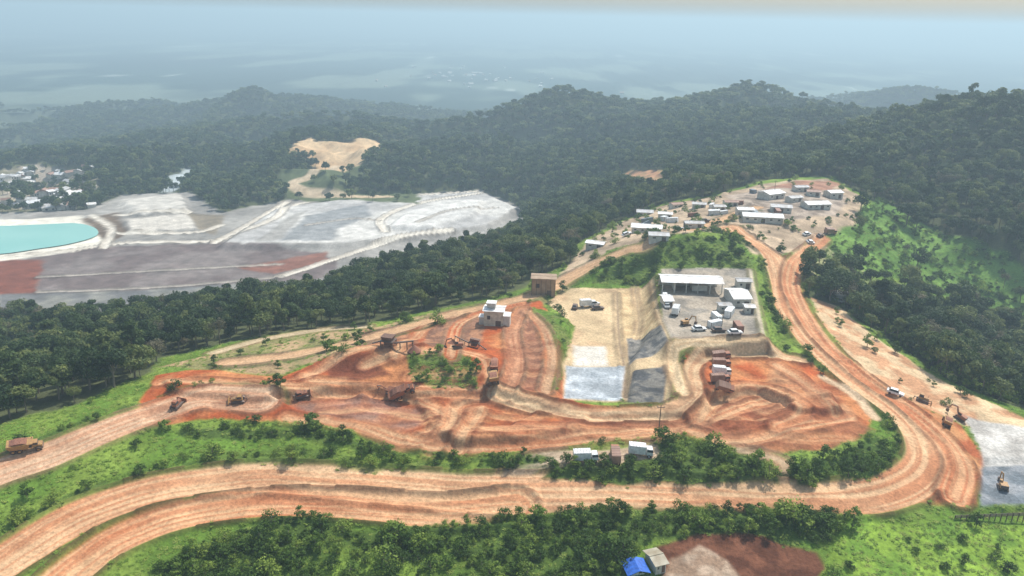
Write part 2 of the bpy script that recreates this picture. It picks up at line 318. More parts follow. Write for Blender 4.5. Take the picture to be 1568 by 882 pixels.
P([(1310,570),(1380,610),(1470,650),(1505,710),(1490,775),(1300,772),(1100,772),(850,768),(840,782),(700,798),(560,800),(480,785),(300,768),(420,735),(600,730),(900,742),(1290,745),(1360,730),(1400,690),(1380,650),(1330,600)],(.48,.23,.1),.8,3,c2=(.37,.11,.045),ns=7)
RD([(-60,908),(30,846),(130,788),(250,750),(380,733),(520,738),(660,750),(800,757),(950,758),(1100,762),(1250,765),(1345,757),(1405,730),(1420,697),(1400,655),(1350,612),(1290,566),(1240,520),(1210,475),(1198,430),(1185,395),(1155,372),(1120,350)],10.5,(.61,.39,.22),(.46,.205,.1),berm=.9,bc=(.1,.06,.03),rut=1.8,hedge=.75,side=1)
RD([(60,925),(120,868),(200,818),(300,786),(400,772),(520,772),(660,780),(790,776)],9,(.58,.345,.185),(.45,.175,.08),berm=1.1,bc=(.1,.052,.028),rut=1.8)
RD([(1460,760),(1470,715),(1440,665),(1380,618),(1310,568),(1255,515),(1225,470),(1212,425),(1230,390),(1260,365)],6.5,(.55,.31,.165),(.44,.16,.072),berm=.9,bc=(.16,.07,.037),rut=1.6)
RD([(1340,640),(1300,600),(1260,578)],3,(.6,.44,.28),(.5,.32,.19),berm=0)
# foreground thicket
P([(200,900),(300,830),(400,795),(480,792),(545,815),(660,805),(760,795),(850,785),(950,778),(1200,780),(1300,788),(1290,830),(1000,822),(960,850),(950,960),(150,960)],(.075,.12,.025),1,3,tree=0,bush=.75,grass=.6)
P([(1290,795),(1440,800),(1600,805),(1700,960),(1240,960),(1260,860)],(.21,.32,.045),1,4,c2=(.12,.21,.032),grass=.8,bush=.05)
P([(400,880),(520,850),(700,860),(760,900),(600,940),(380,930)],(.17,.25,.04),1,8,amt=.8,c2=(.09,.15,.025),ns=4,grass=1,bush=.25)
P([(1005,835),(1070,815),(1160,818),(1250,845),(1262,872),(1230,930),(1080,940),(1010,880)],(.095,.038,.022),.7,2,c2=(.15,.062,.035),ns=3)
P([(1030,858),(1070,835),(1110,860),(1150,900),(1080,940),(1010,900)],(.38,.28,.2),.7,2,c2=(.27,.18,.12),ns=3)
P([(270,660),(450,652),(540,672),(650,696),(780,708),(830,690),(850,700),(800,716),(690,706),(560,690),(430,670),(280,672)],(.07,.11,.025),1,4,bush=.6,grass=.8)
P([(300,690),(440,684),(560,702),(660,716),(640,724),(500,712),(330,705)],(.1,.15,.03),1,5,bush=.22,grass=.9,amt=.8)
P([(830,738),(850,722),(950,712),(1010,700),(1000,680),(1060,672),(1120,690),(1180,712),(1190,742),(1000,742)],(.065,.1,.023),.7,3,bush=.65,grass=.6)
P([(1212,722),(1260,700),(1345,672),(1368,690),(1365,712),(1330,735),(1225,742)],(.065,.11,.023),.7,3,bush=.6,grass=.7)
P([(1212,700),(1330,672),(1345,668),(1300,690),(1220,715)],(.18,.26,.045),.7,3,grass=.9)
Z+=(n2-.5)*.3*(1-sst(400,600,Y))
Z+=(fbm(X,Y,3,91,3)-.5)*1.1*sst(.2,.6,ch['bush'])
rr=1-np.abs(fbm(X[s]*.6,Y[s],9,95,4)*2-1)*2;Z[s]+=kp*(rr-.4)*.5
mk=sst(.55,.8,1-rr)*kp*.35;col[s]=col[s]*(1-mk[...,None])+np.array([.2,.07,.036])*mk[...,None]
print("paint",time.time()-T0)
# ---------------------------------------------------------------- materials
def newmat(name):
    m=bpy.data.materials.new(name);m.use_nodes=True;nt=m.node_tree;b=nt.nodes["Principled BSDF"];return m,nt,b
def N(nt,t): return nt.nodes.new(t)
def noisy(name,c,rough=.7,var=.25,scale=2.0,metal=0,bump=.0,dirt=None):
    m,nt,b=newmat(name);L=nt.links
    tc=N(nt,'ShaderNodeTexCoord');no=N(nt,'ShaderNodeTexNoise');no.inputs['Scale'].default_value=scale;no.inputs['Detail'].default_value=6
    L.new(tc.outputs['Object'],no.inputs['Vector'])
    r=N(nt,'ShaderNodeValToRGB');r.color_ramp.elements[0].position=.3;r.color_ramp.elements[1].position=.7
    c=np.array(c);d=np.array(dirt) if dirt is not None else c*(1-var)
    r.color_ramp.elements[0].color=(*d,1);r.color_ramp.elements[1].color=(*np.minimum(c*(1+var*.3),1),1)
    L.new(no.outputs['Fac'],r.inputs['Fac']);L.new(r.outputs['Color'],b.inputs['Base Color'])
    b.inputs['Roughness'].default_value=rough;b.inputs['Metallic'].default_value=metal
    if bump:
        bp=N(nt,'ShaderNodeBump');bp.inputs['Strength'].default_value=bump;L.new(no.outputs['Fac'],bp.inputs['Height']);L.new(bp.outputs['Normal'],b.inputs['Normal'])
    return m
def corrugated(name,c,scale=3.0):
    m,nt,b=newmat(name);L=nt.links
    tc=N(nt,'ShaderNodeTexCoord');w=N(nt,'ShaderNodeTexWave');w.inputs['Scale'].default_value=scale;w.inputs['Distortion'].default_value=.0
    L.new(tc.outputs['Object'],w.inputs['Vector'])
    no=N(nt,'ShaderNodeTexNoise');no.inputs['Scale'].default_value=.5;no.inputs['Detail'].default_value=7;L.new(tc.outputs['Object'],no.inputs['Vector'])
    r=N(nt,'ShaderNodeValToRGB');r.color_ramp.elements[0].position=.32;r.color_ramp.elements[1].position=.62
    c=np.array(c);r.color_ramp.elements[0].color=(*(c*np.array([.66,.58,.5])),1);r.color_ramp.elements[1].color=(*c,1)
    L.new(no.outputs['Fac'],r.inputs['Fac']);L.new(r.outputs['Color'],b.inputs['Base Color'])
    bp=N(nt,'ShaderNodeBump');bp.inputs['Strength'].default_value=.4;bp.inputs['Distance'].default_value=.05
    L.new(w.outputs['Fac'],bp.inputs['Height']);L.new(bp.outputs['Normal'],b.inputs['Normal']);b.inputs['Roughness'].default_value=.5
    return m
gm,nt,b=newmat("earth_ground");L=nt.links
at=N(nt,'ShaderNodeAttribute');at.attribute_name="Col"
geo_=N(nt,'ShaderNodeNewGeometry')
na=N(nt,'ShaderNodeTexNoise');na.inputs['Scale'].default_value=1.3;na.inputs['Detail'].default_value=8;na.inputs['Roughness'].default_value=.65
nb=N(nt,'ShaderNodeTexNoise');nb.inputs['Scale'].default_value=.13;nb.inputs['Detail'].default_value=6
for q in (na,nb): L.new(geo_.outputs['Position'],q.inputs['Vector'])
ma=N(nt,'ShaderNodeMapRange');ma.inputs['From Min'].default_value=.3;ma.inputs['From Max'].default_value=.7;ma.inputs['To Min'].default_value=.66;ma.inputs['To Max'].default_value=1.32
mb=N(nt,'ShaderNodeMapRange');mb.inputs['From Min'].default_value=.3;mb.inputs['From Max'].default_value=.7;mb.inputs['To Min'].default_value=.84;mb.inputs['To Max'].default_value=1.16
L.new(na.outputs['Fac'],ma.inputs['Value']);L.new(nb.outputs['Fac'],mb.inputs['Value'])
mu=N(nt,'ShaderNodeMath');mu.operation='MULTIPLY';L.new(ma.outputs[0],mu.inputs[0]);L.new(mb.outputs[0],mu.inputs[1])
vm=N(nt,'ShaderNodeVectorMath');vm.operation='SCALE';L.new(at.outputs['Color'],vm.inputs[0]);L.new(mu.outputs[0],vm.inputs['Scale'])
L.new(vm.outputs[0],b.inputs['Base Color']);b.inputs['Roughness'].default_value=.95;b.inputs['Specular IOR Level'].default_value=.05
bp=N(nt,'ShaderNodeBump');bp.inputs['Strength'].default_value=.5;bp.inputs['Distance'].default_value=.5
L.new(na.outputs['Fac'],bp.inputs['Height']);L.new(bp.outputs['Normal'],b.inputs['Normal'])
def leafmat(name,c0,c1,c2,trn=.3):
    m,nt,b=newmat(name);L=nt.links
    oi=N(nt,'ShaderNodeObjectInfo');tc=N(nt,'ShaderNodeTexCoord');no=N(nt,'ShaderNodeTexNoise');no.inputs['Scale'].default_value=.8
    L.new(tc.outputs['Object'],no.inputs['Vector'])
    ad=N(nt,'ShaderNodeMath');ad.operation='MULTIPLY_ADD';ad.inputs[1].default_value=1.1;ad.inputs[2].default_value=-.55;L.new(no.outputs['Fac'],ad.inputs[0])
    a2=N(nt,'ShaderNodeMath');a2.operation='ADD';L.new(oi.outputs['Random'],a2.inputs[0]);L.new(ad.outputs[0],a2.inputs[1])
    r=N(nt,'ShaderNodeValToRGB');r.color_ramp.elements[0].color=(*c0,1);r.color_ramp.elements[1].color=(*c2,1);e=r.color_ramp.elements.new(.6);e.color=(*c1,1)
    L.new(a2.outputs[0],r.inputs['Fac']);L.new(r.outputs['Color'],b.inputs['Base Color']);b.inputs['Roughness'].default_value=.6;b.inputs['Specular IOR Level'].default_value=.2
    tr=N(nt,'ShaderNodeBsdfTranslucent');L.new(r.outputs['Color'],tr.inputs['Color']);mx=N(nt,'ShaderNodeMixShader');mx.inputs[0].default_value=trn
    out=nt.nodes['Material Output'];L.new(b.outputs[0],mx.inputs[1]);L.new(tr.outputs[0],mx.inputs[2]);L.new(mx.outputs[0],out.inputs['Surface'])
    return m
LF_forest=leafmat("forest_leaves",(.028,.055,.014),(.065,.105,.026),(.19,.215,.06))
LF_dry=leafmat("dry_leaves",(.1,.095,.05),(.15,.135,.075),(.24,.2,.12))
LF_bush=leafmat("bush_leaves",(.042,.085,.012),(.105,.18,.024),(.26,.34,.055))
LF_grass=leafmat("grass_blades",(.14,.235,.03),(.22,.32,.045),(.34,.4,.09))
BARK=noisy("bark",(.2,.16,.12),.9,.4,6,bump=.4)
# ---------------------------------------------------------------- terrain mesh
me=bpy.data.meshes.new("ground")
V=np.stack([X,Y,Z],-1).reshape(-1,3).astype(np.float32)
me.vertices.add(len(V));me.vertices.foreach_set("co",V.ravel())
ii=(np.arange(NY-1)[:,None]*NX+np.arange(NX-1)[None,:]).ravel()
fc=np.stack([ii,ii+1,ii+NX+1,ii+NX],-1).astype(np.int32)
me.loops.add(fc.size);me.loops.foreach_set("vertex_index",fc.ravel())
me.polygons.add(len(fc));me.polygons.foreach_set("loop_start",np.arange(len(fc),dtype=np.int32)*4)
try: me.polygons.foreach_set("loop_total",np.full(len(fc),4,np.int32))
except Exception: pass
me.update(calc_edges=True)
me.polygons.foreach_set("use_smooth",np.ones(len(fc),bool))
ca=me.color_attributes.new("Col",'FLOAT_COLOR','POINT')
cv=np.ones((len(V),4),np.float32);cv[:,:3]=np.clip(col.reshape(-1,3),0.005,.85);ca.data.foreach_set("color",cv.ravel())
me.materials.append(gm);go=bpy.data.objects.new("ground",me);C.objects.link(go)
print("mesh",time.time()-T0)
# ---------------------------------------------------------------- mesh builder
class MB:
    def __init__(s): s.v=[];s.f=[];s.m=[]
    def add(s,vs,fs,mt=0):
        o=len(s.v);s.v+=[tuple(q) for q in vs];s.f+=[tuple(i+o for i in f) for f in fs];s.m+=[mt]*len(fs)
    def box(s,c,d,mt=0,top=(1,1),sh=(0,0)):
        x,y,z=c;a,b_,h=d[0]/2,d[1]/2,d[2]/2;vs=[]
        for k,(tx,ty) in ((-1,(1,1)),(1,top)):
            for i,j in((-1,-1),(1,-1),(1,1),(-1,1)): vs.append((x+i*a*tx+(sh[0] if k>0 else 0),y+j*b_*ty+(sh[1] if k>0 else 0),z+k*h))
        s.add(vs,[(3,2,1,0),(4,5,6,7),(0,1,5,4),(1,2,6,5),(2,3,7,6),(3,0,4,7)],mt)
    def ext(s,prof,y0,y1,mt=0):
        n_=len(prof);vs=[(x,y0,z) for x,z in prof]+[(x,y1,z) for x,z in prof]
        s.add(vs,[tuple(range(n_)),tuple(range(2*n_-1,n_-1,-1))]+[(i,i+n_,(i+1)%n_+n_,(i+1)%n_) for i in range(n_)],mt)
    def cyl(s,p,q,r0,r1=None,mt=0,n_=12):
        r1=r0 if r1 is None else r1;p=Vector(p);q=Vector(q);d=(q-p).normalized();u=d.orthogonal().normalized();w=d.cross(u);vs=[]
        for c,r in((p,r0),(q,r1)):
            for i in range(n_):
                a=2*math.pi*i/n_;vs.append(c+u*math.cos(a)*r+w*math.sin(a)*r)
        s.add(vs,[(i,(i+1)%n_,(i+1)%n_+n_,i+n_) for i in range(n_)]+[tuple(range(n_-1,-1,-1)),tuple(range(n_,2*n_))],mt)
    def mesh(s,name,mats):
        m=bpy.data.meshes.new(name);m.from_pydata(s.v,[],s.f);m.polygons.foreach_set("material_index",s.m)
        for q in mats:m.materials.append(q)
        bm=bmesh.new();bm.from_mesh(m);bmesh.ops.recalc_face_normals(bm,faces=bm.faces);bm.to_mesh(m);bm.free()
        m.update();return m
def gz(x,y): return float(bil(Z,x,y))
def put(name,mesh,px,py,rot=0,scale=1,bevel=.04,sink=.05,world=None):
    p=world or G(px,py);o=bpy.data.objects.new(name,mesh);C.objects.link(o)
    e=2.0;nx=(gz(p[0]-e,p[1])-gz(p[0]+e,p[1]))/(2*e);ny=(gz(p[0],p[1]-e)-gz(p[0],p[1]+e))/(2*e)
    nrm=Vector((nx,ny,1)).normalized();q=Vector((0,0,1)).rotation_difference(nrm).to_matrix().to_4x4()
    o.matrix_world=Matrix.Translation((p[0],p[1],gz(p[0],p[1])-sink))@q@Matrix.Rotation(math.radians(rot),4,'Z')@Matrix.Scale(scale,4)
    if bevel: b_=o.modifiers.new("bevel",'BEVEL');b_.width=bevel;b_.segments=2;b_.limit_method='ANGLE'
    return o
# ---------------------------------------------------------------- vegetation
def crown_leaves(mb,lobes,nl,ls,seed,mt=0):
    r=random.Random(seed);tot=sum(l[3]**2 for l in lobes)
    for (cx,cy,cz,R,fl) in lobes:
        for k in range(int(nl*R*R/tot)):
            d=Vector((r.gauss(0,1),r.gauss(0,1),r.gauss(.25,1))).normalized();rad=R*(r.random()**.28)*r.uniform(.85,1.12)
            p=Vector((cx+d.x*rad,cy+d.y*rad,cz+d.z*rad*fl))
            nn=(d+Vector((r.gauss(0,.5),r.gauss(0,.5),r.gauss(.3,.5)))).normalized();u=nn.orthogonal().normalized();w=nn.cross(u)
            a=r.uniform(0,6.28);u2=u*math.cos(a)+w*math.sin(a);w2=nn.cross(u2);s1=ls*r.uniform(.6,1.3);s2=s1*r.uniform(.5,.9)
            mb.add([p-u2*s1,p-w2*s2+nn*s1*.2,p+u2*s1,p+w2*s2+nn*s1*.2],[(0,1,2,3)],mt)
def tree_mesh(name,seed,h,R,nl,ls,leaf,trunk=True,low=False):
    r=random.Random(seed);mb=MB();lob=[]
    nlob=r.randint(6,9)
    for k in range(nlob):
        a=k*2.4+r.uniform(-.4,.4);q=R*r.uniform(.35,.75) if k else 0
        lob.append((math.cos(a)*q,math.sin(a)*q,h*(r.uniform(.45,.86) if not low else r.uniform(.25,.75)) if k else h*.82,R*r.uniform(.38,.6),r.uniform(.6,.9)))
    if trunk:
        mb.cyl((0,0,-.8),(0,0,h*.55),R*.07,R*.04,1,7)
        for l in lob[:6]: mb.cyl((0,0,h*r.uniform(.3,.5)),(l[0]*.9,l[1]*.9,l[2]),R*.03,R*.012,1,5)
    crown_leaves(mb,lob,nl,ls,seed+1,0)
    m=mb.mesh(name,[leaf,BARK]);return m
def grass_clump(name,seed,leaf):
    r=random.Random(seed);mb=MB()
    for k in range(30):
        a=r.uniform(0,6.28);ln=r.uniform(.5,1.0);up=r.uniform(.0,.6);p=Vector((r.uniform(-.8,.8),r.uniform(-.8,.8),-.05));d=Vector((math.cos(a)*(1-up*.7),math.sin(a)*(1-up*.7),up+.15)).normalized();s=Vector((-math.sin(a),math.cos(a),0))*.1
        m1=p+d*ln*.6;m2=m1+(d+Vector((math.cos(a)*.7,math.sin(a)*.7,-.7))).normalized()*ln*.45
        mb.add([p-s,p+s,m1+s,m1-s,m2],[(0,1,2,3),(3,2,4)],0)
    return mb.mesh(name,[leaf])
def coll(name,meshes):
    c=bpy.data.collections.new(name)
    for i,m in enumerate(meshes):
        o=bpy.data.objects.new(m.name,m);c.objects.link(o)
    return c
c_near=coll("trees_near_src",[tree_mesh("a_tree%d"%i,100+i,[9,10.5,8.5,9,11.5][i],[3.5,4.0,3.1,4.4,2.8][i],1100,.37,LF_forest) for i in range(5)]+[tree_mesh("a_tree5",160,9,3.2,520,.26,LF_dry),tree_mesh("a_tree6",161,8.5,3.6,700,.29,LF_dry)])
c_far=coll("trees_far_src",[tree_mesh("b_tree%d"%i,200+i,10,[4.2,4.8,3.8][i],300,.88,LF_forest) for i in range(3)]+[tree_mesh("b_tree3",210,13,3.0,220,.8,LF_forest)])
c_bush=coll("bush_src",[tree_mesh("c_bush%d"%i,300+i,[2.6,2.6,2.2,3.6][i],[1.7,2.0,1.4,1.5][i],420,.19,LF_bush,True,True) for i in range(4)])
c_grass=coll("grass_src",[grass_clump("d_grass%d"%i,400+i,LF_grass) for i in range(3)])
def scatter(name,pts,sc,src,nvar,prob=None):
    n_=len(pts);m=bpy.data.meshes.new(name);m.vertices.add(n_);m.vertices.foreach_set("co",np.asarray(pts,np.float32).ravel())
    a=m.attributes.new("scl",'FLOAT_VECTOR','POINT');a.data.foreach_set("vector",np.asarray(sc,np.float32).ravel())
    rt=np.zeros((n_,3),np.float32);rt[:,2]=rng.uniform(0,6.28,n_);rt[:,0]=rng.normal(0,.06,n_);rt[:,1]=rng.normal(0,.06,n_)
    a=m.attributes.new("rot",'FLOAT_VECTOR','POINT');a.data.foreach_set("vector",rt.ravel())
    a=m.attributes.new("idx",'INT','POINT');a.data.foreach_set("value",(rng.choice(nvar,n_,p=prob)).astype(np.int32))
    o=bpy.data.objects.new(name,m);C.objects.link(o)
    g=bpy.data.node_groups.new(name+"_gn",'GeometryNodeTree');g.interface.new_socket("Geometry",in_out='INPUT',socket_type='NodeSocketGeometry');g.interface.new_socket("Geometry",in_out='OUTPUT',socket_type='NodeSocketGeometry')
    gi=g.nodes.new('NodeGroupInput');gout=g.nodes.new('NodeGroupOutput');ip=g.nodes.new('GeometryNodeInstanceOnPoints');ci=g.nodes.new('GeometryNodeCollectionInfo')
    ci.inputs['Collection'].default_value=src;ci.inputs['Separate Children'].default_value=True;ci.inputs['Reset Children'].default_value=True
    def na_(t,nm):
        q=g.nodes.new('GeometryNodeInputNamedAttribute');q.data_type=t;q.inputs['Name'].default_value=nm;return q.outputs['Attribute']
    g.links.new(gi.outputs[0],ip.inputs['Points']);g.links.new(ci.outputs[0],ip.inputs['Instance']);ip.inputs['Pick Instance'].default_value=True
    g.links.new(na_('INT','idx'),ip.inputs['Instance Index']);g.links.new(na_('FLOAT_VECTOR','rot'),ip.inputs['Rotation']);g.links.new(na_('FLOAT_VECTOR','scl'),ip.inputs['Scale'])
    g.links.new(ip.outputs[0],gout.inputs[0]);md=o.modifiers.new("scatter",'NODES');md.node_group=g;return o
def cand(x0,x1,y0,y1,s,key,wedge=True):
    gx,gy=np.meshgrid(np.arange(x0,x1,s),np.arange(y0,y1,s));gx=gx.ravel()+rng.uniform(-.5,.5,gx.size)*s;gy=gy.ravel()+rng.uniform(-.5,.5,gy.size)*s
    k=rng.random(gx.size)<bil(ch[key],gx,gy)
    if wedge: k&=np.abs(gx)<gy*.74+90
    gx,gy=gx[k],gy[k];return np.stack([gx,gy,bil(Z,gx,gy)],-1)
p=cand(-450,450,150,520,4.9,'tree');s=(rng.uniform(.45,1.2,len(p))*(.7+.65*bil(n1,p[:,0],p[:,1])))[:,None]*np.array([1,1,1])
s[:,2]*=rng.uniform(.85,1.2,len(p));scatter("woodland_trees",p,s,c_near,7,[.19,.19,.18,.18,.13,.06,.07]);print("near trees",len(p))
p1=cand(-800,800,520,980,6.6,'tree');p2=cand(-1600,1600,980,2050,10,'tree')
s1=rng.uniform(.5,1.2,len(p1))[:,None]*np.ones(3);s2=rng.uniform(.8,1.5,len(p2))[:,None]*np.array([1.15,1.15,.8])
scatter("distant_forest_trees",np.vstack([p1,p2]),np.vstack([s1,s2]),c_far,4);print("far trees",len(p1),len(p2))
p=cand(-330,330,95,520,1.9,'bush');s=(rng.uniform(.35,1.1,len(p))*(.5+1.1*bil(n2,p[:,0],p[:,1])))[:,None]*np.ones(3);s*=(1+.45*(rng.random(len(p))>.93))[:,None]
scatter("bushes",p,s,c_bush,4);print("bush",len(p))
p=cand(-330,330,95,420,1.3,'grass');s=rng.uniform(.3,.8,len(p))[:,None]*np.array([1,1,.8]);scatter("grass_tufts",p,s,c_grass,3);print("grass",len(p))
# ---------------------------------------------------------------- object materials
MW=noisy("white_painted_metal",(.78,.78,.76),.5,.3,1.5);MWall=noisy("wall_paint",(.6,.57,.5),.8,.3,.7)
MRoof=corrugated("white_roof_sheet",(.84,.84,.83));MRoof2=corrugated("grey_roof_sheet",(.5,.5,.5));MRoofR=corrugated("rust_roof_sheet",(.35,.2,.14));MBr=corrugated("brown_sheet",(.38,.26,.16),2)
MG=noisy("dark_glass",(.06,.065,.07),.15,.3,3);MT=noisy("tyre_rubber",(.03,.028,.026),.9,.3,5,dirt=(.12,.07,.045))
MY=noisy("yellow_machine_paint",(.45,.25,.06),.6,.3,2.5,dirt=(.27,.14,.08));MO=noisy("orange_machine_paint",(.38,.13,.05),.6,.3,2.5,dirt=(.24,.11,.07))
MS=noisy("dark_steel",(.09,.085,.08),.6,.4,3,metal=.3,dirt=(.16,.09,.06));MC=noisy("concrete",(.4,.38,.35),.9,.3,1.2,bump=.2)
MBlue=noisy("blue_tarpaulin",(.02,.13,.55),.5,.5,1.5,bump=.5);MRk=noisy("ore_rubble",(.3,.13,.08),.95,.5,3,bump=1);MRu=noisy("rusted_steel",(.17,.09,.06),.8,.4,2)
MCb=noisy("grey_container_paint",(.2,.23,.26),.5,.3,1.2);MCr=noisy("rust_container_paint",(.3,.14,.09),.6,.3,1.2)
def dump_truck(body):
    m=MB();m.box((0,0,1.15),(7.6,1.1,.5),1)
    m.ext([(-4.2,2.5),(-3.4,1.5),(1.0,1.4),(1.5,2.9),(2.3,3.15),(2.3,3.3),(1.2,3.25),(-4.2,3.0)],-1.5,1.5,0)
    m.ext([(-3.6,3.0),(-2.2,3.55),(-.6,3.7),(.9,3.3)],-1.25,1.25,3)
    for y in(-1.55,1.55):
        for x in(-3,-1.8,-.6,.6): m.box((x,y,2.35),(.14,.12,1.3),0)
    m.box((2.7,0,2.15),(1.6,1.8,1.7),0,(.85,.9));m.box((2.78,0,2.5),(1.5,1.84,.6),2,(.9,.9));m.box((3.9,0,1.6),(1.3,1.9,.9),0,(.85,.9));m.box((4.6,0,1.1),(.25,2.3,.5),1)
    for x in(-2.7,-1.1,3.5):
        for y in(-1.25,1.25):
            m.cyl((x,y-.32,.8),(x,y+.32,.8),.8,mt=4,n_=18);m.cyl((x,y-.36,.8),(x,y+.36,.8),.35,mt=0,n_=12)
    m.cyl((2,.9,2.6),(2,.9,3.7),.09,mt=1)
    return m.mesh("dump_truck",[body,MS,MG,MRk,MT])
def box_truck(bodym,cabm):
    m=MB();m.box((0,0,.85),(6.4,.9,.3),2);m.box((-1,0,2.15),(4.4,2.3,2.3),0);m.box((2.3,0,1.75),(1.7,2.1,1.8),1,(.85,.92),(-.1,0));m.box((2.36,0,2.15),(1.66,2.14,.6),3,(.92,.94),(-.05,0))
    m.box((3.2,0,.75),(.2,2.1,.35),2)
    for x in(-2.2,2.2):
        for y in(-.95,.95): m.cyl((x,y-.18,.5),(x,y+.18,.5),.5,mt=4,n_=16);m.cyl((x,y-.2,.5),(x,y+.2,.5),.22,mt=0,n_=10)
    for k in range(6): m.box((-2.9+k*.75,0,3.32),(.08,2.3,.05),2)
    return m.mesh("box_truck",[bodym,cabm,MS,MG,MT])
def car_mesh(c):
    m=MB();m.ext([(-2.2,.45),(2.2,.45),(2.25,.85),(1.3,1.05),(-2.15,1.1),(-2.25,.8)],-.88,.88,0)
    m.box((-.45,0,1.35),(2.7,1.6,.6),1,(.72,.85));m.box((-.45,0,1.67),(1.9,1.36,.06),0)
    for x in(-1.35,1.4):
        for y in(-.8,.8): m.cyl((x,y-.12,.36),(x,y+.12,.36),.36,mt=2,n_=14)
    return m.mesh("car",[c,MG,MT])
def excavator(c):
    m=MB()
    for y in(-1.2,1.2): m.ext([(-2,.15),(-1.6,0),(1.6,0),(2,.15),(2.1,.5),(1.7,.9),(-1.7,.9),(-2.1,.5)],y-.3,y+.3,1)
    m.cyl((0,0,.8),(0,0,1.15),.8,mt=1,n_=16);m.box((-.6,0,1.8),(3.2,2.5,1.25),0,(.95,.95));m.box((.6,.75,2.4),(1.3,.95,1.5),0,(.85,.9));m.box((.64,.75,2.6),(1.32,.99,.8),2,(.9,.92));m.box((-1.9,0,1.8),(.7,2.3,1.1),1)
    m.ext([(.7,1.6),(1.1,1.5),(3.0,4.0),(5.0,3.4),(5.0,3.8),(2.8,4.5)],-.2,.2,0);m.ext([(4.6,4.0),(5.1,3.9),(5.5,1.2),(5.2,1.1)],-.16,.16,0)
    m.ext([(4.9,1.3),(5.7,1.3),(5.8,.6),(5.2,.1),(4.5,.2),(4.7,.7)],-.55,.55,1);m.cyl((1.5,0,1.8),(2.7,0,3.4),.1,mt=3);m.cyl((3.1,0,4.4),(4.7,0,4.2),.09,mt=3)
    return m.mesh("excavator",[c,MS,MG,MC])
def bulldozer(c):
    m=MB()
    for y in(-1.0,1.0): m.ext([(-2,.2),(-1.5,0),(1.5,0),(2,.3),(1.9,.8),(1.3,1.0),(-1.6,1.05),(-2.1,.7)],y-.3,y+.3,1)
    m.box((.7,0,1.35),(2.2,1.3,1.0),0,(.95,.85));m.box((-.8,0,1.8),(1.5,1.6,1.9),0,(.85,.88));m.box((-.76,0,2.15),(1.5,1.64,.8),2,(.9,.9))
    m.box((2.8,0,.75),(.25,3.4,1.3),0,(.6,1));m.box((1.9,1.1,.7),(1.8,.15,.2),1);m.box((1.9,-1.1,.7),(1.8,.15,.2),1);m.ext([(-2.0,.9),(-2.8,1.3),(-3.0,.2),(-2.8,.2),(-2.6,1.0)],-.12,.12,1);m.cyl((1.2,.3,1.8),(1.2,.3,2.5),.07,mt=1)
    return m.mesh("bulldozer",[c,MS,MG])
def container(c):
    m=MB();m.box((0,0,1.3),(6.06,2.44,2.5),0)
    for k in range(16):
        for y in(-1.25,1.25): m.box((-2.8+k*.373,y,1.3),(.16,.07,2.2),0)
    for x in(-2.98,2.98):
        for y in(-1.18,1.18): m.box((x,y,1.3),(.18,.18,2.62),1)
    m.box((0,0,2.58),(6.0,2.3,.06),0);return m.mesh("shipping_container",[c,MS])
DT=[dump_truck(MY),dump_truck(MO)];BT=[box_truck(MW,MW),box_truck(MRoofR,MO)];CR=[car_mesh(MW),car_mesh(MS)];EX=[excavator(MY),excavator(MO)];BD=[bulldozer(MY),bulldozer(MO)];CT=[container(MW),container(MCb),container(MCr)]
for a in [(38,688,25,0,.85),(757,586,95,0,.85),(618,604,10,1,.85),(1448,650,60,0,.7),(757,563,90,1,.7)]: put("dump_truck",DT[a[3]],a[0],a[1],a[2],a[4])
for a in [(1468,642,130,1),(1535,748,70,0),(700,533,200,1),(600,600,160,1),(1050,498,20,0)]: put("excavator",EX[a[3]],a[0],a[1],a[2],.72)
for a in [(365,614,190,0),(463,606,20,1),(271,622,80,1),(1412,615,-30,0)]: put("bulldozer",BD[a[3]],a[0],a[1],a[2],.85)
for a in [(897,706,2,0),(942,703,88,1),(980,697,-4,0),(1105,550,0,1),(1104,562,0,1),(1104,574,0,0),(1103,586,0,1),(1106,597,0,1),(900,470,10,0),(1035,480,70,0),(1270,358,15,1)]: put("box_truck",BT[a[3]],a[0],a[1],a[2],.85 if 1100<a[0]<1110 else .95)
for a in [(1283,462,10,0),(1300,464,0,0),(880,472,80,1),(910,468,40,0),(915,474,10,1),(1070,506,10,0),(1100,508,10,1),(1125,512,10,0),(1020,470,90,0),(1018,455,80,0),(1235,360,30,0),(1255,362,40,1),(1240,372,20,0),(1370,604,-30,0),(960,360,20,0),(1040,352,0,0),(1080,340,0,1)]: put("car",CR[a[3]],a[0],a[1],a[2],1.05)
cr=random.Random(3)
for k in range(18):
    q=[(cr.uniform(970,1060),cr.uniform(330,350)),(cr.uniform(1060,1160),cr.uniform(306,340)),(cr.uniform(1150,1300),cr.uniform(292,352)),(cr.uniform(1060,1150),cr.uniform(450,514))][k%4]
    put("shipping_container",CT[cr.choice([0,0,1,2])],q[0],q[1],cr.uniform(-30,30)+cr.choice([0,90]),cr.uniform(.7,1))
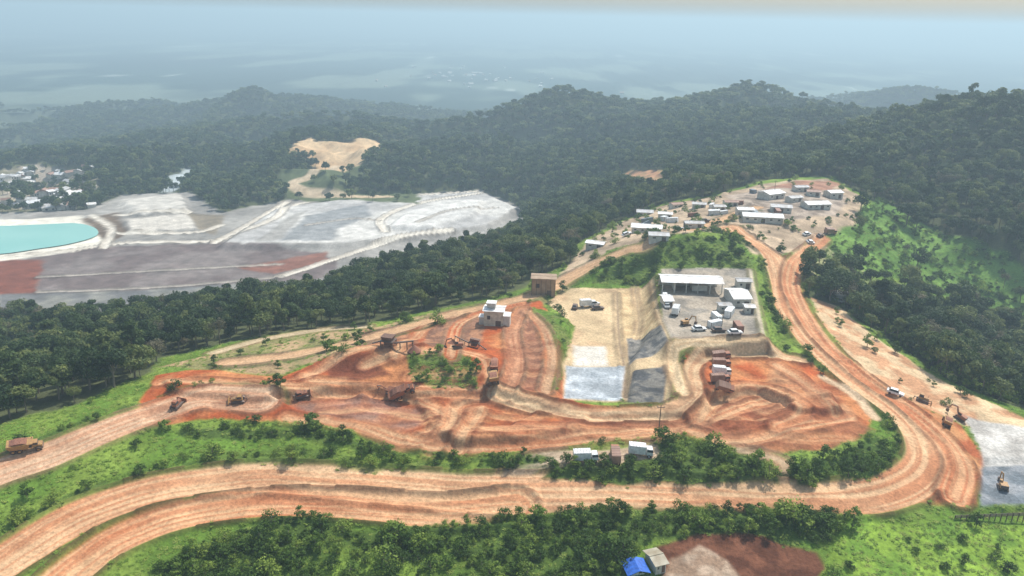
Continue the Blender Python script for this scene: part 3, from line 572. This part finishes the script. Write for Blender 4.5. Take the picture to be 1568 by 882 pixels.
# buildings
def part(name,mb,mats,par):
    o=bpy.data.objects.new(name,mb.mesh(name,mats));C.objects.link(o);o.parent=par;return o
def building(name,px,py,Lx,Wy,h,rot,roof=None,wall=None,pitch=.22,openfront=False,world=None):
    roof=roof or MRoof;wall=wall or MWall;p=world or G(px,py);e=bpy.data.objects.new(name,None);C.objects.link(e)
    z=float(np.mean([gz(p[0]+dx,p[1]+dy) for dx in(-3,0,3) for dy in(-3,0,3)]));e.location=(p[0],p[1],z-.1);e.rotation_euler=(0,0,math.radians(rot))
    a=Lx/2;b_=Wy/2;rh=b_*pitch
    w=MB();prof=[(-b_,-2.5),(b_,-2.5),(b_,h),(0,h+rh),(-b_,h)]
    if openfront:
        ns_=int(Lx//4)
        for i in range(ns_+1):
            for y in(-b_+.2,b_-.3): w.box((-a+.2+i*(Lx-.4)/ns_,y,h/2-1.2),(.3,.3,h+2.3),0)
        w.box((0,b_-.06,h/2-.1),(Lx-.9,.12,h-.4),0);w.box((-a*.55,0,h/2-.3),(.15,Wy-1.2,h-.8),0);w.box((a*.3,.4,h*.3),(a*.5,Wy*.5,h*.5),0)
    else:
        vs=[(-a,y,zz) for y,zz in prof]+[(a,y,zz) for y,zz in prof];w.add(vs,[(0,1,2,3,4),(9,8,7,6,5)]+[(i,i+5,(i+1)%5+5,(i+1)%5) for i in range(5)],0)
    part("walls",w,[wall],e)
    r=MB();o=.5;tk=.12
    yy=[(-b_-o,h-o*pitch+.03),(0,h+rh+.03),(b_+o,h-o*pitch+.03)]
    P1=[(y,z_) for y,z_ in yy]+[(y,z_+tk) for y,z_ in reversed(yy)]
    vs=[(-a-o,y,z_) for y,z_ in P1]+[(a+o,y,z_) for y,z_ in P1];r.add(vs,[(0,1,2,3,4,5),(11,10,9,8,7,6)]+[(i,i+6,(i+1)%6+6,(i+1)%6) for i in range(6)],0)
    r.box((0,0,h+rh+.19),(Lx+1,.35,.08),0)
    part("roof",r,[roof],e)
    if not openfront:
        wn=MB();nw=max(2,int(Lx//3.2))
        for i in range(nw):
            x=-a+(i+.5)*Lx/nw
            for sgn in(-1,1):
                if sgn<0 and i==nw//2: continue
                wn.box((x,sgn*(b_+.02),h*.58),(Lx/nw*.32,.06,h*.24),0)
        part("windows",wn,[MG],e);d=MB();x=-a+(nw//2+.5)*Lx/nw;d.box((x,-b_-.03,min(h*.4,1.1)),(min(1.8,Lx/nw*.6),.08,min(h*.75,2.2)),0);part("door",d,[MS],e)
    return e
building("warehouse",1056,443,22,9,4.2,-2,openfront=True)
building("site_office",1128,462,6,11,3.2,4);building("site_office",1020,466,3,6,2.8,5);building("storage_shed",1137,440,5,4,3,0,MRoof2);building("storage_shed",1108,476,4,3,2.6,5,MRoof2);building("storage_shed",1146,478,3,3,2.4,0)
for a in [(990,354,14,8,2.7,-12,MRoof),(1008,366,8,6,2.5,-5,MRoof2),(987,330,9,7,2.7,-8,MRoof2),(1018,332,7,5,2.6,-8,MRoof),(1180,303,12,9,3.4,30,MRoof),(1166,338,19,9,3,-8,MRoof),(1195,323,10,7,2.8,-12,MRoof2),(1140,325,8,6,2.6,0,MRoof),(1248,318,13,8,2.8,10,MRoof),(1275,302,8,7,3.4,15,MRoof),(1215,308,8,5,2.6,25,MRoof2),(1118,315,7,5,2.6,5,MRoofR),(1100,322,6,5,2.6,5,MRoof2),(1070,318,7,5,2.6,-10,MRoof2),(1062,348,9,5,2.6,0,MRoof2),(912,379,8,5,2.6,-20,MRoof),(1035,318,7,5,2.6,20,MRoofR),(1245,298,7,5,2.6,-10,MRoofR),(1225,292,8,5,2.8,12,MRoof2)]:
    building("site_building",a[0],a[1],a[2],a[3],a[4],a[5],a[6])
building("equipment_shed",1287,458,8,5,2.6,-8)
e=building("processing_plant",757,496,6.5,5.5,5.6,-6,pitch=.15,wall=noisy("cream_cladding",(.6,.55,.42),.7,.3,1));mb=MB();mb.box((4.4,-.5,1.8),(2.2,4,4.2),0);mb.box((4.4,-.5,3.98),(2.6,4.4,.15),1);mb.box((-4.2,0,1.2),(1.8,3.2,3),0);mb.box((-4.2,0,2.78),(2.1,3.6,.14),1);part("annex",mb,[MWall,MRoof],e)
mb=MB();mb.box((-1,0,7.1),(3.0,2.8,1.4),0);mb.box((-1,0,7.9),(3.4,3.2,.14),1);part("penthouse",mb,[MWall,MRoof],e)
e=building("brown_storage_building",832,448,9,6,6.8,-3,MBr,MBr,pitch=.05)
mb=MB()
for i in range(6): mb.box((-4.5+i*1.8,-3.1,3.2),(.18,.16,6.4),0)
part("cladding_ribs",mb,[MS],e)
def crusher():
    m=MB()
    for x in(-2.5,2.5):
        for y in(-2,2): m.box((x,y,1.0),(.35,.35,3.2),0)
    m.box((0,0,2.8),(5.6,4.6,.3),0);m.box((0,0,3.8),(3.6,3.2,1.8),1,(1.4,1.3));m.box((0,0,1.8),(3,2.6,1.8),1);m.ext([(2.5,1.6),(11,3.6),(11,4.0),(2.5,2.1)],-.5,.5,0)
    for x in(5,8,10.5): m.box((x,0,(x-2.5)*.235/2+.6),(.2,.8,(x-2.5)*.235+2.2),0)
    m.ext([(-2.5,2.0),(-7,.3),(-7,.7),(-2.5,2.5)],-.45,.45,0);m.cyl((11.2,0,-.5),(11.2,0,1.9),2.8,.2,2,18)
    return m.mesh("ore_crusher",[MS,MRu,MRk])
cm=crusher();put("ore_crusher",cm,595,530,-15,.75);put("ore_crusher",cm,725,532,170,.6)
def pole():
    m=MB();m.cyl((0,0,-1),(0,0,9),.16,.1,0,10);m.box((0,0,8.4),(2,.12,.14),0)
    for x in(-.9,0,.9): m.cyl((x,0,8.45),(x,0,8.75),.06,mt=1,n_=8)
    return m.mesh("utility_pole",[MS,MC])
pm=pole()
for a in [(1008,668,0),(1185,300,0)]:
    o=put("utility_pole",pm,a[0],a[1],a[2],1,0)
    o.matrix_world=Matrix.Translation(o.matrix_world.translation)
m=MB();m.ext([(-2.6,1.5),(0,2.5),(2.6,1.4),(2.6,1.5),(0,2.62),(-2.6,1.6)],-2,2,0)
for x in(-2.4,0,2.4):
    for y in(-1.8,1.8): m.cyl((x,y,-.3),(x,y,2.45 if x==0 else 1.5),.05,mt=1,n_=8)
m.box((.3,.2,.5),(3,2.2,1),2)
put("tarpaulin_shelter",m.mesh("tarpaulin_shelter",[MBlue,MS,MRoof]),972,876,15,1,0)
building("site_hut",1003,866,2.4,4.6,2.3,20,roof=corrugated("beige_roof",(.42,.38,.28)))
m=MB();f0=G(1462,795);f1=G(1600,800);nf=16;zf=[max(gz(f0[0]+(f1[0]-f0[0])*q/nf,f0[1]+(f1[1]-f0[1])*q/nf) for q in range(0,nf+1))]*2
for i in range(nf+1):
    x=f0[0]+(f1[0]-f0[0])*i/nf;y=f0[1]+(f1[1]-f0[1])*i/nf;m.box((x,y,zf[0]-.4),(.16,.16,3.0),0)
for hh in(.35,.65,.95): m.cyl((f0[0],f0[1],zf[0]+hh),(f1[0],f1[1],zf[0]+hh),.09,mt=0,n_=6)
fo=bpy.data.objects.new("boundary_fence",m.mesh("boundary_fence",[MS]));C.objects.link(fo)
pp=[G(a,b) for a,b in [(-100,345),(0,347),(60,345),(115,343),(145,350),(148,362),(110,374),(60,382),(0,390),(-100,396)]]
pc=cat([(q[0],q[1]) for q in pp]+[(pp[0][0],pp[0][1])],6)
zp=max(gz(x,y) for x,y in pc)+.25
wm,nt,b=newmat("pond_water");b.inputs['Roughness'].default_value=.3
no=N(nt,'ShaderNodeTexNoise');no.inputs['Scale'].default_value=.02;g_=N(nt,'ShaderNodeNewGeometry');nt.links.new(g_.outputs['Position'],no.inputs['Vector']);r=N(nt,'ShaderNodeValToRGB');r.color_ramp.elements[0].color=(.15,.4,.35,1);r.color_ramp.elements[1].color=(.3,.52,.45,1);nt.links.new(no.outputs['Fac'],r.inputs['Fac']);nt.links.new(r.outputs['Color'],b.inputs['Base Color'])
mm=bpy.data.meshes.new("pond_water");mm.from_pydata([(x,y,zp) for x,y in pc[:-1]],[],[tuple(range(len(pc)-1))]);mm.materials.append(wm);C.objects.link(bpy.data.objects.new("pond_water",mm))
def hs(seed,rf):
    r=random.Random(seed);m=MB();a,b_,h=r.uniform(3,7),r.uniform(2.5,4),r.uniform(3,4.5);m.box((0,0,h/2-.5),(2*a,2*b_,h+1),0)
    m.add([(-a-.5,-b_-.5,h),(a+.5,-b_-.5,h),(a+.5,0,h+1.6),(-a-.5,0,h+1.6),(-a-.5,b_+.5,h),(a+.5,b_+.5,h)],[(0,1,2,3),(3,2,5,4),(0,3,4),(1,5,2)],1)
    for i in(-1,0,1):
        m.box((i*a*.6,-b_-.03,h*.5),(1.4,.08,1.3),2)
    return m.mesh("e_house%d"%seed,[MWall,rf,MG])
ch_=coll("town_src",[hs(1,MRoof),hs(2,MRoof2),hs(3,MRoof),hs(4,MRoofR)])
tw=[]
for k in range(110):
    a,b__=random.uniform(-60,145),random.uniform(250,322)
    if b__<258+(0 if a>50 else (50-a)*.2): continue
    tw.append(G(a,b__))
for k in range(45):
    x,y=random.gauss(-180,200),random.gauss(3500,350);tw.append((x,y,gz(x,y)))
tw=np.array(tw);sc_=rng.uniform(.7,1.3,(len(tw),1))*np.ones(3);sc_[tw[:,1]>2000]*=1.5
scatter("distant_town_houses",tw,sc_,ch_,4)
# ---------------------------------------------------------------- haze + light
hb=MB();hb.box((0,0,-125),(96000,96000,550),0)
hmt=bpy.data.materials.new("haze_air");hmt.use_nodes=True;nt=hmt.node_tree;nt.nodes.clear();o_=nt.nodes.new('ShaderNodeOutputMaterial');vs_=nt.nodes.new('ShaderNodeVolumeScatter')
# real aerosol haze: short wavelengths are scattered more strongly than long ones
vs_.inputs['Density'].default_value=.00038;vs_.inputs['Color'].default_value=(.66,.86,1,1);vs_.inputs['Anisotropy'].default_value=.2
va_=nt.nodes.new('ShaderNodeVolumeAbsorption');va_.inputs['Density'].default_value=.00013;va_.inputs['Color'].default_value=(.0,.65,1,1);ad_=nt.nodes.new('ShaderNodeAddShader')
nt.links.new(vs_.outputs[0],ad_.inputs[0]);nt.links.new(va_.outputs[0],ad_.inputs[1]);nt.links.new(ad_.outputs[0],o_.inputs['Volume'])
ho=bpy.data.objects.new("haze",hb.mesh("haze",[hmt]));C.objects.link(ho)
el=math.radians(56);az=math.radians(40)
sd=Vector((math.sin(az)*math.cos(el),math.cos(az)*math.cos(el),math.sin(el)))
sl=bpy.data.lights.new("sun",'SUN');sl.energy=5.0;sl.angle=math.radians(1.0);sl.color=(1,.975,.93);so=bpy.data.objects.new("sun",sl);C.objects.link(so);so.rotation_euler=sd.to_track_quat('Z','Y').to_euler()
w=bpy.data.worlds.new("World");scene.world=w;w.use_nodes=True;nt=w.node_tree;sk=nt.nodes.new('ShaderNodeTexSky');sk.sky_type='NISHITA';sk.sun_disc=False;sk.sun_elevation=el;sk.sun_rotation=az;sk.air_density=1.8;sk.dust_density=2.5;sk.ozone_density=1.5
nt.links.new(sk.outputs[0],nt.nodes['Background'].inputs['Color']);nt.nodes['Background'].inputs['Strength'].default_value=.15
scene.view_settings.view_transform='Standard';scene.view_settings.look='None';scene.view_settings.exposure=0
print("done",time.time()-T0)
